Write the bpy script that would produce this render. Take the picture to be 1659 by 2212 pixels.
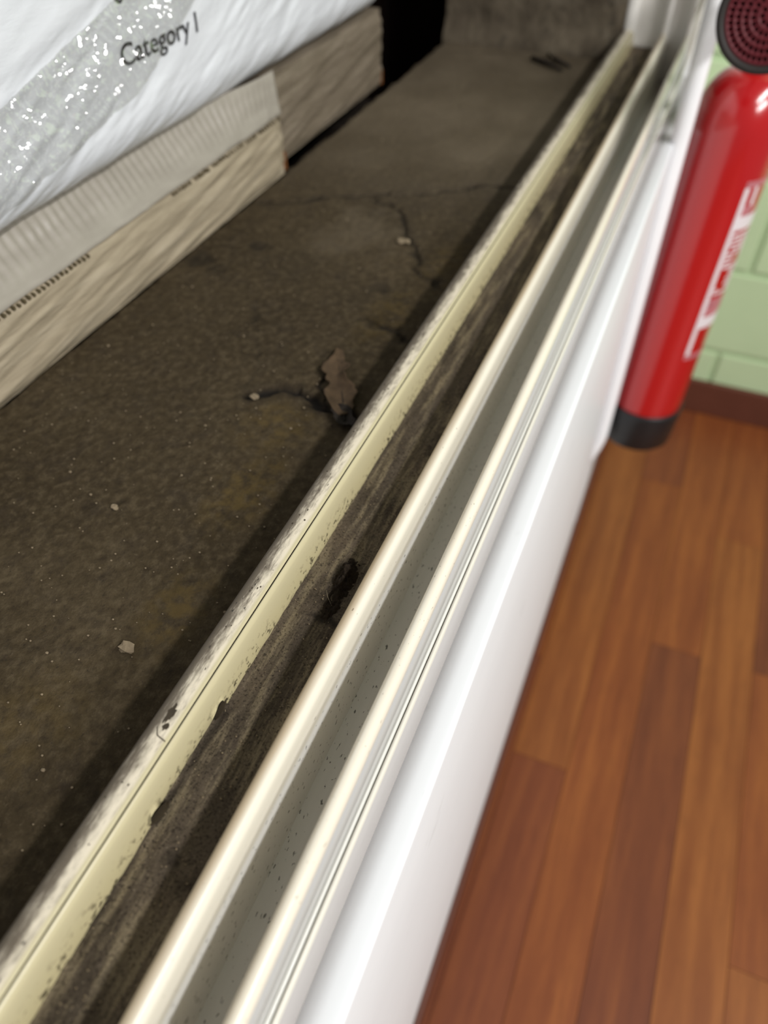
import bpy, bmesh, math, random
import numpy as np
from mathutils import Vector, Matrix

for o in list(bpy.data.objects):
    bpy.data.objects.remove(o, do_unlink=True)
scene = bpy.context.scene
COL = scene.collection
random.seed(7)
RNG = np.random.default_rng(11)

# ------------------------------------------------------------------ camera, world, lights, exposure
# x: into the room, y: along the window away from the viewer, z: up from the room's floor
cam_d = bpy.data.cameras.new('camera')
cam = bpy.data.objects.new('camera', cam_d); COL.objects.link(cam)
cam.location = (0, 0, .965)
cam.rotation_euler = (math.radians(90 - 46.13), 0, math.radians(22.29))
cam_d.sensor_fit = 'VERTICAL'; cam_d.sensor_height = 36; cam_d.sensor_width = 27
cam_d.lens = 36 * 1640 / 2212
cam_d.clip_start = .01
cam_d.dof.use_dof = True
cam_d.dof.focus_distance = .325
cam_d.dof.aperture_fstop = 5.9
scene.camera = cam

scene.view_settings.view_transform = 'Standard'
scene.view_settings.look = 'None'
scene.view_settings.exposure = -0.36
scene.view_settings.gamma = 1
scene.view_settings.use_curve_mapping = False

world = bpy.data.worlds.new('world'); scene.world = world
world.use_nodes = True
bg = world.node_tree.nodes['Background']
bg.inputs[0].default_value = (1.0, .985, .96, 1)
bg.inputs[1].default_value = .22


def area(name, loc, target, sx, sy, power, color):
    d = bpy.data.lights.new(name, 'AREA'); d.shape = 'RECTANGLE'
    d.size = sx; d.size_y = sy; d.energy = power; d.color = color
    o = bpy.data.objects.new(name, d); COL.objects.link(o)
    o.location = loc
    z = (Vector(loc) - Vector(target)).normalized()
    y = Vector((0, 1, 0)); x = y.cross(z).normalized(); y = z.cross(x)
    o.rotation_euler = Matrix((x, y, z)).transposed().to_euler()
    return o


# the room's ceiling tube lamp, parallel to the window
area('tube_and_fill_light', (1.42, -.22, 2.30), (-.15, .30, .70), .14, 1.7, 58, (1.0, .99, .975))
# added fill lamp, brightening the white wall, pipe and green wall
area('tube_and_fill_light', (2.7, -1.5, 2.35), (.1, .7, .60), .3, 1.8, 95, (1.0, .99, .975))

# ------------------------------------------------------------------ helpers
def link(o, parent=None):
    COL.objects.link(o)
    if parent is not None:
        o.parent = parent
        o.matrix_parent_inverse = Matrix.Translation(-Vector(parent.location))
    return o


def tag(o, label=None, cat=None, group=None, kind=None):
    if label: o['label'] = label
    if cat: o['category'] = cat
    if group: o['group'] = group
    if kind: o['kind'] = kind
    return o


def thing(name, loc, label, cat, group=None, kind=None):
    o = bpy.data.objects.new(name, None); o.location = loc
    o.empty_display_size = .02
    COL.objects.link(o)
    return tag(o, label, cat, group, kind)


def mesh_obj(name, verts, faces, mat, parent=None, smooth=False, bevel=0, segs=2):
    me = bpy.data.meshes.new(name)
    me.from_pydata([tuple(map(float, v)) for v in verts], [], faces)
    if smooth:
        me.polygons.foreach_set('use_smooth', [True] * len(me.polygons))
    me.materials.append(mat)
    me.update()
    o = bpy.data.objects.new(name, me)
    link(o, parent)
    if bevel:
        m = o.modifiers.new('bevel', 'BEVEL'); m.width = bevel; m.segments = segs; m.limit_method = 'ANGLE'
    return o


def box_data(x0, x1, y0, y1, z0, z1):
    v = [(x0, y0, z0), (x1, y0, z0), (x1, y1, z0), (x0, y1, z0), (x0, y0, z1), (x1, y0, z1), (x1, y1, z1), (x0, y1, z1)]
    f = [(0, 3, 2, 1), (4, 5, 6, 7), (0, 1, 5, 4), (1, 2, 6, 5), (2, 3, 7, 6), (3, 0, 4, 7)]
    return v, f


def join_data(parts):
    V, F = [], []
    for v, f in parts:
        n = len(V); V += list(v); F += [tuple(i + n for i in q) for q in f]
    return V, F


def box(name, b, mat, parent=None, bevel=0):
    v, f = box_data(*b)
    return mesh_obj(name, v, f, mat, parent, bevel=bevel)


def grid_faces(nu, nv, base=0, flip=False):
    i, j = np.meshgrid(np.arange(nu - 1), np.arange(nv - 1), indexing='ij')
    a = (i * nv + j).ravel() + base
    q = np.stack([a, a + nv, a + nv + 1, a + 1], 1)
    if flip: q = q[:, ::-1]
    return q


def grid_obj(name, P, mat, parent=None, smooth=True, flip=False, attr=None):
    """P: (nu, nv, 3) positions; attr: {name: (nu, nv)}"""
    nu, nv = P.shape[:2]
    q = grid_faces(nu, nv, flip=flip)
    me = bpy.data.meshes.new(name)
    me.vertices.add(nu * nv); me.vertices.foreach_set('co', P.reshape(-1).astype(np.float32))
    n = len(q)
    me.loops.add(n * 4); me.loops.foreach_set('vertex_index', q.reshape(-1).astype(np.int32))
    me.polygons.add(n); me.polygons.foreach_set('loop_start', np.arange(0, n * 4, 4, dtype=np.int32))
    me.polygons.foreach_set('loop_total', np.full(n, 4, np.int32))
    me.update(calc_edges=True); me.validate()
    me.polygons.foreach_set('use_smooth', [smooth] * len(me.polygons))
    if attr:
        for k, a in attr.items():
            at = me.attributes.new(k, 'FLOAT', 'POINT')
            at.data.foreach_set('value', np.asarray(a, np.float32).reshape(-1))
    me.materials.append(mat); me.update()
    o = bpy.data.objects.new(name, me)
    return link(o, parent)


def _hash(ix, iy, seed):
    n = (ix.astype(np.int64) * 374761393 + iy.astype(np.int64) * 668265263 + seed * 974634777) & 0xffffffff
    n = ((n ^ (n >> 13)) * 1274126177) & 0xffffffff
    n = n ^ (n >> 16)
    return (n & 0xffff) / 65535.0


def vnoise(x, y, seed=0):
    ix = np.floor(x); iy = np.floor(y)
    fx = x - ix; fy = y - iy
    ix = ix.astype(np.int64); iy = iy.astype(np.int64)
    fx = fx * fx * (3 - 2 * fx); fy = fy * fy * (3 - 2 * fy)
    a = _hash(ix, iy, seed); b = _hash(ix + 1, iy, seed); c = _hash(ix, iy + 1, seed); d = _hash(ix + 1, iy + 1, seed)
    return (a * (1 - fx) + b * fx) * (1 - fy) + (c * (1 - fx) + d * fx) * fy


def fbm(x, y, oct=4, seed=0):
    s = 0; amp = .5; tot = 0
    for k in range(oct):
        s = s + amp * vnoise(x * 2 ** k, y * 2 ** k, seed + k * 17); tot += amp; amp *= .55
    return s / tot


def sstep(a, b, x):
    t = np.clip((x - a) / (b - a), 0, 1)
    return t * t * (3 - 2 * t)


def poly_dist(X, Y, pts):
    d = np.full(X.shape, 1e9)
    for (x0, y0), (x1, y1) in zip(pts[:-1], pts[1:]):
        dx, dy = x1 - x0, y1 - y0
        t = np.clip(((X - x0) * dx + (Y - y0) * dy) / (dx * dx + dy * dy), 0, 1)
        d = np.minimum(d, np.hypot(X - x0 - t * dx, Y - y0 - t * dy))
    return d


# ------------------------------------------------------------------ node materials
class NT:
    def __init__(self, name):
        self.m = bpy.data.materials.new(name); self.m.use_nodes = True
        self.t = self.m.node_tree
        self.b = self.t.nodes['Principled BSDF']
        self.out = self.t.nodes['Material Output']

    def n(self, typ, **kw):
        nd = self.t.nodes.new(typ)
        for k, v in kw.items():
            if k.startswith('i_'):
                key = k[2:].replace('_', ' ')
                nd.inputs[int(key) if key.isdigit() else key].default_value = v
            else:
                setattr(nd, k, v)
        return nd

    def l(self, a, b):
        self.t.links.new(a, b)

    def pos(self, scale=(1, 1, 1), loc=(0, 0, 0)):
        g = self.n('ShaderNodeNewGeometry')
        m = self.n('ShaderNodeMapping'); m.inputs['Scale'].default_value = scale; m.inputs['Location'].default_value = loc
        self.l(g.outputs['Position'], m.inputs['Vector'])
        return m.outputs[0]

    def obj(self, scale=(1, 1, 1)):
        g = self.n('ShaderNodeTexCoord')
        m = self.n('ShaderNodeMapping'); m.inputs['Scale'].default_value = scale
        self.l(g.outputs['Object'], m.inputs['Vector'])
        return m.outputs[0]

    def noise(self, vec, scale=5, detail=4, rough=.55, dist=0):
        k = self.n('ShaderNodeTexNoise'); k.inputs['Scale'].default_value = scale; k.inputs['Detail'].default_value = detail
        k.inputs['Roughness'].default_value = rough; k.inputs['Distortion'].default_value = dist
        self.l(vec, k.inputs['Vector']); return k.outputs['Fac']

    def ramp(self, fac, stops, interp='LINEAR'):
        r = self.n('ShaderNodeValToRGB'); r.color_ramp.interpolation = interp
        e = r.color_ramp.elements
        while len(e) < len(stops): e.new(.5)
        for q, (p, c) in zip(e, stops):
            q.position = p
            q.color = c if len(c) == 4 else (*c, 1)
        self.l(fac, r.inputs[0]); return r.outputs[0]

    def mask(self, fac, a, b):
        m = self.n('ShaderNodeMapRange'); m.interpolation_type = 'SMOOTHSTEP'
        m.inputs['From Min'].default_value = a; m.inputs['From Max'].default_value = b
        self.l(fac, m.inputs['Value']); return m.outputs['Result']

    def math(self, op, a, b):
        m = self.n('ShaderNodeMath', operation=op)
        for k, v in ((0, a), (1, b)):
            if isinstance(v, (int, float)): m.inputs[k].default_value = v
            else: self.l(v, m.inputs[k])
        return m.outputs[0]

    def mix(self, fac, a, b):
        m = self.n('ShaderNodeMix', data_type='RGBA')
        if isinstance(fac, (int, float)): m.inputs[0].default_value = fac
        else: self.l(fac, m.inputs[0])
        for k, v in ((6, a), (7, b)):
            if isinstance(v, tuple): m.inputs[k].default_value = v if len(v) == 4 else (*v, 1)
            else: self.l(v, m.inputs[k])
        return m.outputs[2]

    def axis(self, k):
        g = self.n('ShaderNodeNewGeometry'); s = self.n('ShaderNodeSeparateXYZ')
        self.l(g.outputs['Position'], s.inputs[0]); return s.outputs[k]

    def attr(self, name):
        a = self.n('ShaderNodeAttribute'); a.attribute_name = name; return a.outputs['Fac']

    def bump(self, h, strength=.3, dist=.001, prev=None):
        b = self.n('ShaderNodeBump'); b.inputs['Strength'].default_value = strength; b.inputs['Distance'].default_value = dist
        self.l(h, b.inputs['Height'])
        if prev is not None: self.l(prev, b.inputs['Normal'])
        return b.outputs[0]

    def done(self, color=None, rough=.5, normal=None, spec=.5, coat=0, metallic=0):
        if isinstance(color, tuple): self.b.inputs['Base Color'].default_value = color if len(color) == 4 else (*color, 1)
        elif color is not None: self.l(color, self.b.inputs['Base Color'])
        if isinstance(rough, (int, float)): self.b.inputs['Roughness'].default_value = rough
        else: self.l(rough, self.b.inputs['Roughness'])
        if normal is not None: self.l(normal, self.b.inputs['Normal'])
        self.b.inputs['Specular IOR Level'].default_value = spec
        self.b.inputs['Coat Weight'].default_value = coat
        self.b.inputs['Coat Roughness'].default_value = .08
        self.b.inputs['Metallic'].default_value = metallic
        return self.m


def plain(name, c, rough=.5, spec=.5, coat=0, var=.06, scale=60):
    k = NT(name)
    f = k.noise(k.pos(), scale, 4)
    a = tuple(x * (1 - var) for x in c); b = tuple(min(1, x * (1 + var)) for x in c)
    return k.done(k.mix(f, a, b), rough, spec=spec, coat=coat)


M = {}
# -- concrete of the outer ledge
k = NT('ledge_concrete')
big = k.noise(k.pos(), 9, 5)
mid = k.noise(k.pos((1, .7, 1)), 70, 7, .72)
fine = k.noise(k.pos(), 520, 5, .75)
grain = k.noise(k.pos((1, .8, 1)), 230, 5, .7)
c = k.ramp(big, [(.25, (.032, .0225, .0115)), (.55, (.050, .036, .019)), (.8, (.072, .053, .030))])
c = k.mix(k.math('MULTIPLY', k.mask(mid, .45, .75), .55), c, (.034, .026, .019))
c = k.mix(k.math('MULTIPLY', k.mask(grain, .46, .68), .55), c, (.098, .074, .043))
c = k.mix(k.math('MULTIPLY', k.mask(grain, .48, .30), .6), c, (.021, .0145, .0085))
c = k.mix(k.math('MULTIPLY', k.mask(fine, .58, .76), .45), c, (.15, .12, .078))
c = k.mix(k.math('MULTIPLY', k.mask(fine, .44, .28), .7), c, (.02, .016, .012))
c = k.mix(k.math('MULTIPLY', k.attr('pale'), .75), c, (.150, .120, .082))
c = k.mix(k.math('MULTIPLY', k.attr('moss'), k.mask(k.noise(k.pos(), 130, 5), .35, .65)), c, (.095, .064, .022))
c = k.mix(k.attr('crack'), c, (.012, .010, .008))
M['ledge'] = k.done(c, .9, k.bump(fine, .6, .0008, k.bump(grain, .6, .0014)), spec=.12)

# -- reveal concrete
k = NT('reveal_concrete')
big = k.noise(k.pos(), 22, 6, .6); z = k.axis(2)
mid = k.noise(k.pos(), 90, 5, .6)
c = k.ramp(big, [(.3, (.062, .048, .033)), (.6, (.115, .093, .064)), (.85, (.18, .152, .112))])
c = k.mix(k.mask(k.math('ADD', z, k.math('MULTIPLY', big, .06)), .765, .815), c, (.235, .225, .20))
c = k.mix(k.math('MULTIPLY', k.mask(mid, .52, .7), .6), c, (.04, .033, .025))
M['reveal'] = k.done(c, .9, k.bump(mid, .5, .002), spec=.2)

# -- white plaster wall under the window
k = NT('white_painted_plaster')
f = k.noise(k.pos((1, .25, 1)), 30, 4)
c = k.mix(f, (.82, .845, .875), (.87, .89, .915))
c = k.mix(k.math('MULTIPLY', k.mask(k.noise(k.pos((1, .5, .6)), 55, 3), .66, .74), .25), c, (.55, .56, .57))
M['white_wall'] = k.done(c, .38, k.bump(f, .08, .002), spec=.4)
M['white_gloss'] = plain('white_gloss_paint', (.89, .90, .91), .22, .5, var=.02)

# -- plastic of the window frame
def pvc(name, base, dirt_amt, tint, rough=.22):
    k = NT(name)
    st = k.pos((1, .07, 1))
    f = k.noise(st, 240, 5, .6)
    c = k.mix(f, base, tuple(x * .95 for x in base))
    c = k.mix(k.math('MULTIPLY', k.mask(k.noise(k.pos((1, .05, 1)), 160, 4), .45, .7), .55), c, tint)
    sp = k.noise(k.pos((1, .45, 1)), 1500, 2, .5)
    c = k.mix(k.math('MULTIPLY', k.mask(sp, .72, .76), dirt_amt), c, (.06, .05, .035))
    return k.done(c, rough, k.bump(k.noise(k.pos((1, .12, 1)), 160, 3), .05, .0006), spec=.5)


k = NT('outer_track_plastic')
x = k.axis(0); zz = k.axis(2)
st = k.noise(k.pos((1, .16, 1)), 620, 6, .72)
patch = k.noise(k.pos((1, .35, 1)), 60, 4)
c = k.mix(k.noise(k.pos((1, .1, 1)), 200, 4), (.66, .585, .45), (.74, .665, .53))
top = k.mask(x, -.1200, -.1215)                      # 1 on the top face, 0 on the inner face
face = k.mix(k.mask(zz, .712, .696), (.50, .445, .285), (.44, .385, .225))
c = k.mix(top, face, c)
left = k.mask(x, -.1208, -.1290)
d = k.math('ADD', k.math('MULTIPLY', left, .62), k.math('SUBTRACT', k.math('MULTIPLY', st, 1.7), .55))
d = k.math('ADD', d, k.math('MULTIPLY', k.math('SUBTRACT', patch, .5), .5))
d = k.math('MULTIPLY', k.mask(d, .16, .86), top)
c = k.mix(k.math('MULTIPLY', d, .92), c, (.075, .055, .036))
sp = k.noise(k.pos((1, .5, 1)), 700, 3, .55)
c = k.mix(k.math('MULTIPLY', k.math('MULTIPLY', k.mask(sp, .66, .70), top), k.mask(patch, .40, .6)), c, (.03, .024, .018))
low = k.math('MULTIPLY', k.mask(zz, .708, .697), k.math('SUBTRACT', 1.0, top))
sp2 = k.noise(k.pos((1, .4, .5)), 800, 3, .6)
c = k.mix(k.math('MULTIPLY', k.math('MULTIPLY', k.mask(sp2, .545, .62), low), k.mask(patch, .34, .52)), c, (.07, .058, .034))
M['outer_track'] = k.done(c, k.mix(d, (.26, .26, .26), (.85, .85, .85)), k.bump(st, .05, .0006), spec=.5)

k = NT('middle_track_plastic')
x = k.axis(0)
f = k.noise(k.pos((1, .06, 1)), 260, 5, .6)
c = k.mix(f, (.70, .655, .55), (.76, .72, .63))
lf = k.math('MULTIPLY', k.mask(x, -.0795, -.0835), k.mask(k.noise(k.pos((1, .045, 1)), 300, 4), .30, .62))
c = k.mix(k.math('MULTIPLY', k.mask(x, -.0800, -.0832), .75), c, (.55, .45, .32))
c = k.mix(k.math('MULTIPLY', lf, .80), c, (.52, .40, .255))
lowf = k.mask(k.axis(2), .700, .695)
c = k.mix(lowf, c, (.86, .85, .82))  # shaded lower face painted paler, in place of fill light
sq = k.noise(k.pos((1, .4, .6)), 800, 3, .5)
c = k.mix(k.math('MULTIPLY', k.math('MULTIPLY', k.mask(sq, .64, .68), .85), lowf), c, (.06, .055, .045))
sp = k.noise(k.pos((1, .45, 1)), 620, 2, .5)
c = k.mix(k.math('MULTIPLY', k.mask(sp, .735, .76), .7), c, (.13, .09, .05))
M['middle_track'] = k.done(c, .24, k.bump(f, .04, .0006), spec=.5)

k = NT('inner_track_plastic')
x = k.axis(0)
f = k.noise(k.pos((1, .06, 1)), 260, 5, .6)
c = k.mix(f, (.74, .68, .565), (.79, .74, .63))
c = k.mix(k.math('MULTIPLY', k.math('MULTIPLY', k.mask(x, -.0540, -.0580), k.mask(k.noise(k.pos((1, .05, 1)), 300, 4), .3, .65)), .7), c, (.56, .46, .32))
sp = k.noise(k.pos((1, .45, 1)), 900, 2, .5)
c = k.mix(k.math('MULTIPLY', k.mask(sp, .70, .74), .6), c, (.16, .12, .07))
c = k.mix(k.math('MULTIPLY', k.mask(x, -.05265, -.05235), k.mask(k.axis(2), .712, .709)), c, (.43, .42, .41))  # room-side face greyed, a dim-room reflection put into the colour
M['inner_track'] = k.done(c, .16, spec=.5)
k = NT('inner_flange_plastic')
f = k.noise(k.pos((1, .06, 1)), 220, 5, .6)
c = k.mix(f, (.43, .395, .38), (.47, .435, .42))  # vertical face greyed to imitate its reflection of the dim room
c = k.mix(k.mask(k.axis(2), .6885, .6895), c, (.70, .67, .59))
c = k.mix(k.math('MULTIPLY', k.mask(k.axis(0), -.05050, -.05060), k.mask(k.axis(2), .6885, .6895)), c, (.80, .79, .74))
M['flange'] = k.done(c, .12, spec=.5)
M['jamb'] = pvc('jamb_plastic', (.72, .70, .66), .0, (.72, .70, .65), .2)

k = NT('inner_channel_plastic')
f = k.noise(k.pos((1, .1, 1)), 260, 5, .6)
c = k.mix(f, (.80, .785, .75), (.90, .885, .85))
sp = k.noise(k.pos((1, .35, 1)), 800, 3, .5)
c = k.mix(k.math('MULTIPLY', k.mask(sp, .64, .68), .85), c, (.06, .055, .045))
c = k.mix(k.math('MULTIPLY', k.mask(k.axis(1), .90, 1.03), .75), c, (.17, .14, .09))
M['channel_inner'] = k.done(c, .42, k.bump(f, .06, .0006), spec=.4)

k = NT('dirt_filled_channel')
st = k.noise(k.pos((1, .10, 1)), 210, 6, .65)
gr = k.noise(k.pos(), 950, 4, .75)
big = k.noise(k.pos((1, .5, 1)), 32, 5, .6)
c = k.ramp(big, [(.25, (.034, .026, .018)), (.5, (.085, .066, .047)), (.78, (.125, .094, .064))])
c = k.mix(k.math('MULTIPLY', k.mask(st, .45, .68), .75), c, (.255, .205, .130))
c = k.mix(k.math('MULTIPLY', k.mask(gr, .50, .34), .85), c, (.015, .011, .008))
c = k.mix(k.math('MULTIPLY', k.mask(gr, .60, .76), .65), c, (.36, .30, .22))
c = k.mix(k.attr('dark'), c, (.010, .0075, .0055))
M['channel_dirt'] = k.done(c, .92, k.bump(gr, .6, .0006, k.bump(st, .3, .0012)), spec=.2)

M['dark_dirt'] = plain('dark_dirt', (.012, .009, .007), .95, .1, var=.5, scale=900)
M['clump'] = plain('fluffy_dirt', (.022, .016, .011), .95, .1, var=.8, scale=900)
M['black_void'] = plain('cavity_shade_black', (.006, .005, .004), .8, .2)
M['flake'] = plain('dark_plastic_flake', (.044, .033, .020), .6, .3, var=.3, scale=400)
M['leaf'] = plain('dry_brown_leaf', (.066, .042, .023), .8, .2, var=.75, scale=160)
M['twig'] = plain('dark_twig_bark', (.022, .017, .013), .85, .2, var=.4, scale=300)
M['grit'] = plain('pale_grit', (.20, .155, .10), .85, .2, var=.5, scale=300)
M['hair'] = plain('pale_fibre', (.45, .38, .28), .6, .3)

# -- package materials
k = NT('white_wrapping_foil')
f = k.noise(k.pos((1, .35, 1.2)), 45, 5, .6)
c = k.mix(f, (.655, .675, .715), (.725, .74, .78))
M['wrap'] = k.done(c, .33, k.bump(k.noise(k.pos((1, .5, 1.6)), 120, 4, .6), .12, .003), spec=.45)
k = NT('clear_crinkled_film')
gl = k.n('ShaderNodeBsdfGlossy'); gl.inputs['Roughness'].default_value = .07; gl.inputs['Color'].default_value = (1, 1, 1, 1)
tr = k.n('ShaderNodeBsdfTransparent'); tr.inputs['Color'].default_value = (.93, .93, .92, 1)
mx = k.n('ShaderNodeMixShader')
mx.inputs[0].default_value = .20
k.l(tr.outputs[0], mx.inputs[1]); k.l(gl.outputs[0], mx.inputs[2]); k.l(mx.outputs[0], k.out.inputs[0])
k.t.nodes.remove(k.b)
M['film'] = k.m
M['ink'] = plain('grey_black_print', (.035, .035, .038), .6, .2)
k = NT('film_covered_board')
f = k.noise(k.pos((1, .12, 1)), 130, 5, .6)
c = k.ramp(f, [(.25, (.22, .18, .125)), (.5, (.33, .275, .195)), (.8, (.42, .36, .27))])
M['board'] = k.done(c, .42, k.bump(f, .5, .003), spec=.4)
k = NT('film_covered_board_dark')
f = k.noise(k.pos((1, .12, 1)), 110, 5, .6)
c = k.ramp(f, [(.25, (.10, .080, .055)), (.5, (.155, .125, .090)), (.8, (.23, .19, .145))])
M['board2'] = k.done(c, .45, k.bump(f, .5, .003), spec=.4)
k = NT('pleated_film')
f = k.noise(k.pos((1, .3, 1)), 110, 4)
M['skirt'] = k.done(k.mix(f, (.24, .215, .18), (.36, .33, .285)), .36, spec=.45)
M['rust'] = plain('rust_brown_edge', (.16, .062, .02), .8, .2)
M['perf'] = plain('perforation_print', (.10, .08, .045), .8, .1)
k = NT('weathered_pallet_wood')
f = k.noise(k.obj((8, 1.2, 8)), 9, 5)
M['pallet'] = k.done(k.mix(f, (.009, .007, .005), (.020, .014, .010)), .85, spec=.15)
M['dark_panel'] = plain('dark_brown_panel', (.014, .007, .005), .6, .2, var=.25, scale=12)
M['yard'] = plain('dark_yard_ground', (.03, .026, .022), .9, .1, var=.4, scale=8)

# -- room
k = NT('green_wall_paint')
f = k.noise(k.pos(), 16, 5); f2 = k.noise(k.pos(), 240, 3)
M['green'] = k.done(k.mix(f, (.45, .575, .345), (.50, .625, .385)), .55, k.bump(f2, .12, .002), spec=.3)
M['green_joint'] = plain('green_painted_mortar', (.42, .545, .325), .6, .3, var=.05)


def wood(name, a, b, cc):
    k = NT(name)
    oi = k.n('ShaderNodeObjectInfo')
    g = k.n('ShaderNodeNewGeometry')
    cb = k.n('ShaderNodeVectorMath', operation='ADD')
    sc = k.n('ShaderNodeVectorMath', operation='SCALE'); sc.inputs['Scale'].default_value = 9.0
    cx = k.n('ShaderNodeCombineXYZ'); k.l(oi.outputs['Random'], cx.inputs[0]); k.l(oi.outputs['Random'], cx.inputs[1])
    k.l(cx.outputs[0], sc.inputs[0]); k.l(g.outputs['Position'], cb.inputs[0]); k.l(sc.outputs[0], cb.inputs[1])
    mp = k.n('ShaderNodeMapping'); mp.inputs['Scale'].default_value = (1, .07, 1); k.l(cb.outputs[0], mp.inputs['Vector'])
    f = k.noise(mp.outputs[0], 55, 5, .55); f2 = k.noise(mp.outputs[0], 420, 3, .5)
    c = k.ramp(f, [(.3, a), (.5, b), (.72, cc)])
    c = k.mix(k.math('MULTIPLY', k.mask(f2, .5, .7), .25), c, tuple(x * .6 for x in a))
    return k.done(c, .42, spec=.35)


M['woods'] = [
    wood('cherry_laminate_mid', (.165, .043, .013), (.205, .058, .016), (.27, .085, .021)),
    wood('cherry_laminate_dark', (.115, .031, .013), (.15, .042, .016), (.20, .060, .019)),
    wood('cherry_laminate_light', (.18, .052, .014), (.23, .074, .019), (.29, .100, .025)),
    wood('cherry_laminate_red', (.14, .036, .014), (.175, .048, .017), (.22, .066, .020)),
]
M['base_wood'] = plain('brown_baseboard_wood', (.105, .034, .020), .45, .35, var=.2, scale=20)
M['seam'] = plain('floor_seam_dark', (.05, .016, .008), .7, .2)

# -- extinguisher
k = NT('red_enamel')
M['red'] = k.done((.43, .008, .010), .20, spec=.6, coat=.6)
M['black_plastic'] = plain('black_plastic', (.010, .011, .012), .38, .5, var=.1)
M['decal'] = plain('white_label_print', (.72, .66, .68), .4, .4, var=.05)
M['decal_pink'] = plain('fine_print_on_red', (.46, .16, .18), .4, .4, var=.6, scale=170)
M['rubber'] = plain('black_rubber_rim', (.022, .018, .016), .6, .3, var=.15)
M['disc_red'] = plain('dark_red_plastic', (.135, .016, .022), .42, .5, var=.1)
M['hole'] = plain('dark_red_hole', (.035, .001, .002), .7, .2)
M['brass'] = plain('brass_valve', (.45, .33, .15), .35, .5)

# ------------------------------------------------------------------ dimensions found from the photograph's perspective
ZR = .715          # top of the window tracks
ZC = .695          # channel floors
ZL = .686          # outer concrete ledge
ZS = .661          # top of the plaster below the frame
XW = -.0325        # room face of the window wall
XE = -.346         # outer edge of the ledge
YJ = 1.054         # far jamb (at track tops)
YF = 1.37          # green wall
Y0 = -.45          # where the window runs on behind the viewer

# ------------------------------------------------------------------ floor of single strips
fl = thing('floor', (0, 0, 0), 'reddish brown laminate floor of narrow wood strips', 'floor', kind='structure')
box('subfloor', (-.05, 1.35, -1.0, YF + .02, -.02, -.0022), M['seam'], fl)
PW, PL, GAP = .073, .41, .0007
rg = random.Random(3)
joints = {0: [.51], 1: [-.35, 1.12], 2: [.76], 3: [.05, 1.02], 4: [.763, .353], 5: [.58]}
tone = {(0, .51): 2, (0, 0): 3, (1, -.35): 0, (1, 0): 1, (2, .76): 0, (2, 0): 1, (3, .05): 2, (4, .763): 1, (4, .353): 0, (4, 0): 2, (1, 1.12): 3}
for i in range(-1, 17):
    js = sorted(joints.get(i, [rg.uniform(-.5, 0), rg.uniform(.4, .9)]))
    ends = [-1.0] + js + [YF - .001]
    for j, (y0, y1) in enumerate(zip(ends[:-1], ends[1:])):
        x0 = -.0195 + i * PW; x1 = x0 + PW - GAP
        x0 = max(x0, -.032)
        mt = M['woods'][tone.get((i, 0 if j == 0 else js[j - 1]), rg.randrange(4))]
        vv, ff = box_data(0, x1 - x0, 0, y1 - y0 - GAP, -.002, 0)
        me = bpy.data.meshes.new('plank'); me.from_pydata(vv, [], ff); me.materials.append(mt)
        p = bpy.data.objects.new('plank', me); p.location = (x0, y0, 0)
        link(p, fl)

# ------------------------------------------------------------------ green block wall at the end of the room
gw = thing('wall_far', (.4, YF, 0), 'pale green painted block wall at the end of the room', 'wall', kind='structure')
box('mortar', (XW, 1.35, YF, YF + .10, 0, 2.2), M['green_joint'], gw)
BL, J = .33, .009
zs = [0, .137] + [.137 + .161 * q for q in range(1, 13)]
for r in range(len(zs) - 1):
    z0, z1 = zs[r], zs[r + 1]
    xs = .128 - (BL / 2 if r % 2 else 0)
    x = xs - 2 * BL
    while x < 1.3:
        a, b = max(x + J / 2, XW), min(x + BL - J / 2, 1.35)
        if b - a > .02:
            box('block', (a, b, YF - .0045, YF + .02, z0 + J / 2, z1 - J / 2), M['green'], gw, bevel=.0025)
        x += BL
bf = box('baseboard_far', (XW + .006, 1.35, YF - .016, YF - .0048, 0, .072), M['base_wood'], bevel=.003)
tag(bf, 'dark reddish brown baseboard along the green wall', 'baseboard', kind='structure')

# ------------------------------------------------------------------ white window wall (below the window and beyond it)
def lip(y):
    return .0006 * (fbm(np.array([y * 14.]), np.array([3.3]), 3, 5)[0] - .5)


ww = thing('wall_left', (XW, .3, 0), 'white plastered wall under and beside the window', 'wall', kind='structure')
ys = np.concatenate([np.linspace(-1.0, .865, 200), np.linspace(.8655, .895, 60), np.linspace(.90, YJ + .055, 20)])
ny = len(ys)
prof = [(-.0482, ZS - .03), (-.0482, ZS - .0016), (-.040, ZS + .0004), (-.0352, ZS + .0014), (-.0340, ZS + .0013), (-.0331, ZS + .0007), (-.0327, ZS - .0004), (XW, ZS - .0025),
        (XW, .55), (XW, .40), (XW, .25), (XW, .10), (XW, 0)]
P = np.zeros((ny, len(prof), 3))
for a, y in enumerate(ys):
    for b, (px, pz) in enumerate(prof):
        w = lip(y)
        qx = px + (w if 2 <= b <= 7 else 0)
        if abs(y - .88) < .0100: qx = min(qx, -.0388)          # chase for the pipe
        P[a, b] = (qx, y, pz + (w * .6 if 2 <= b <= 7 else 0))
grid_obj('plaster', P, M['white_wall'], ww, flip=True)
vv, ff = join_data([box_data(-.127, -.0485, -1.0, YJ + .05, 0, .64), box_data(-.30, XW, YJ + .056, YF + .1, 0, 2.2)])
mesh_obj('masonry', vv, ff, M['white_wall'], ww)
bw = box('baseboard_left', (XW + .0002, -.027, -1.0, YF - .018, 0, .072), M['base_wood'], bevel=.002)
tag(bw, 'dark reddish brown baseboard under the white window wall', 'baseboard', kind='structure')

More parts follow.
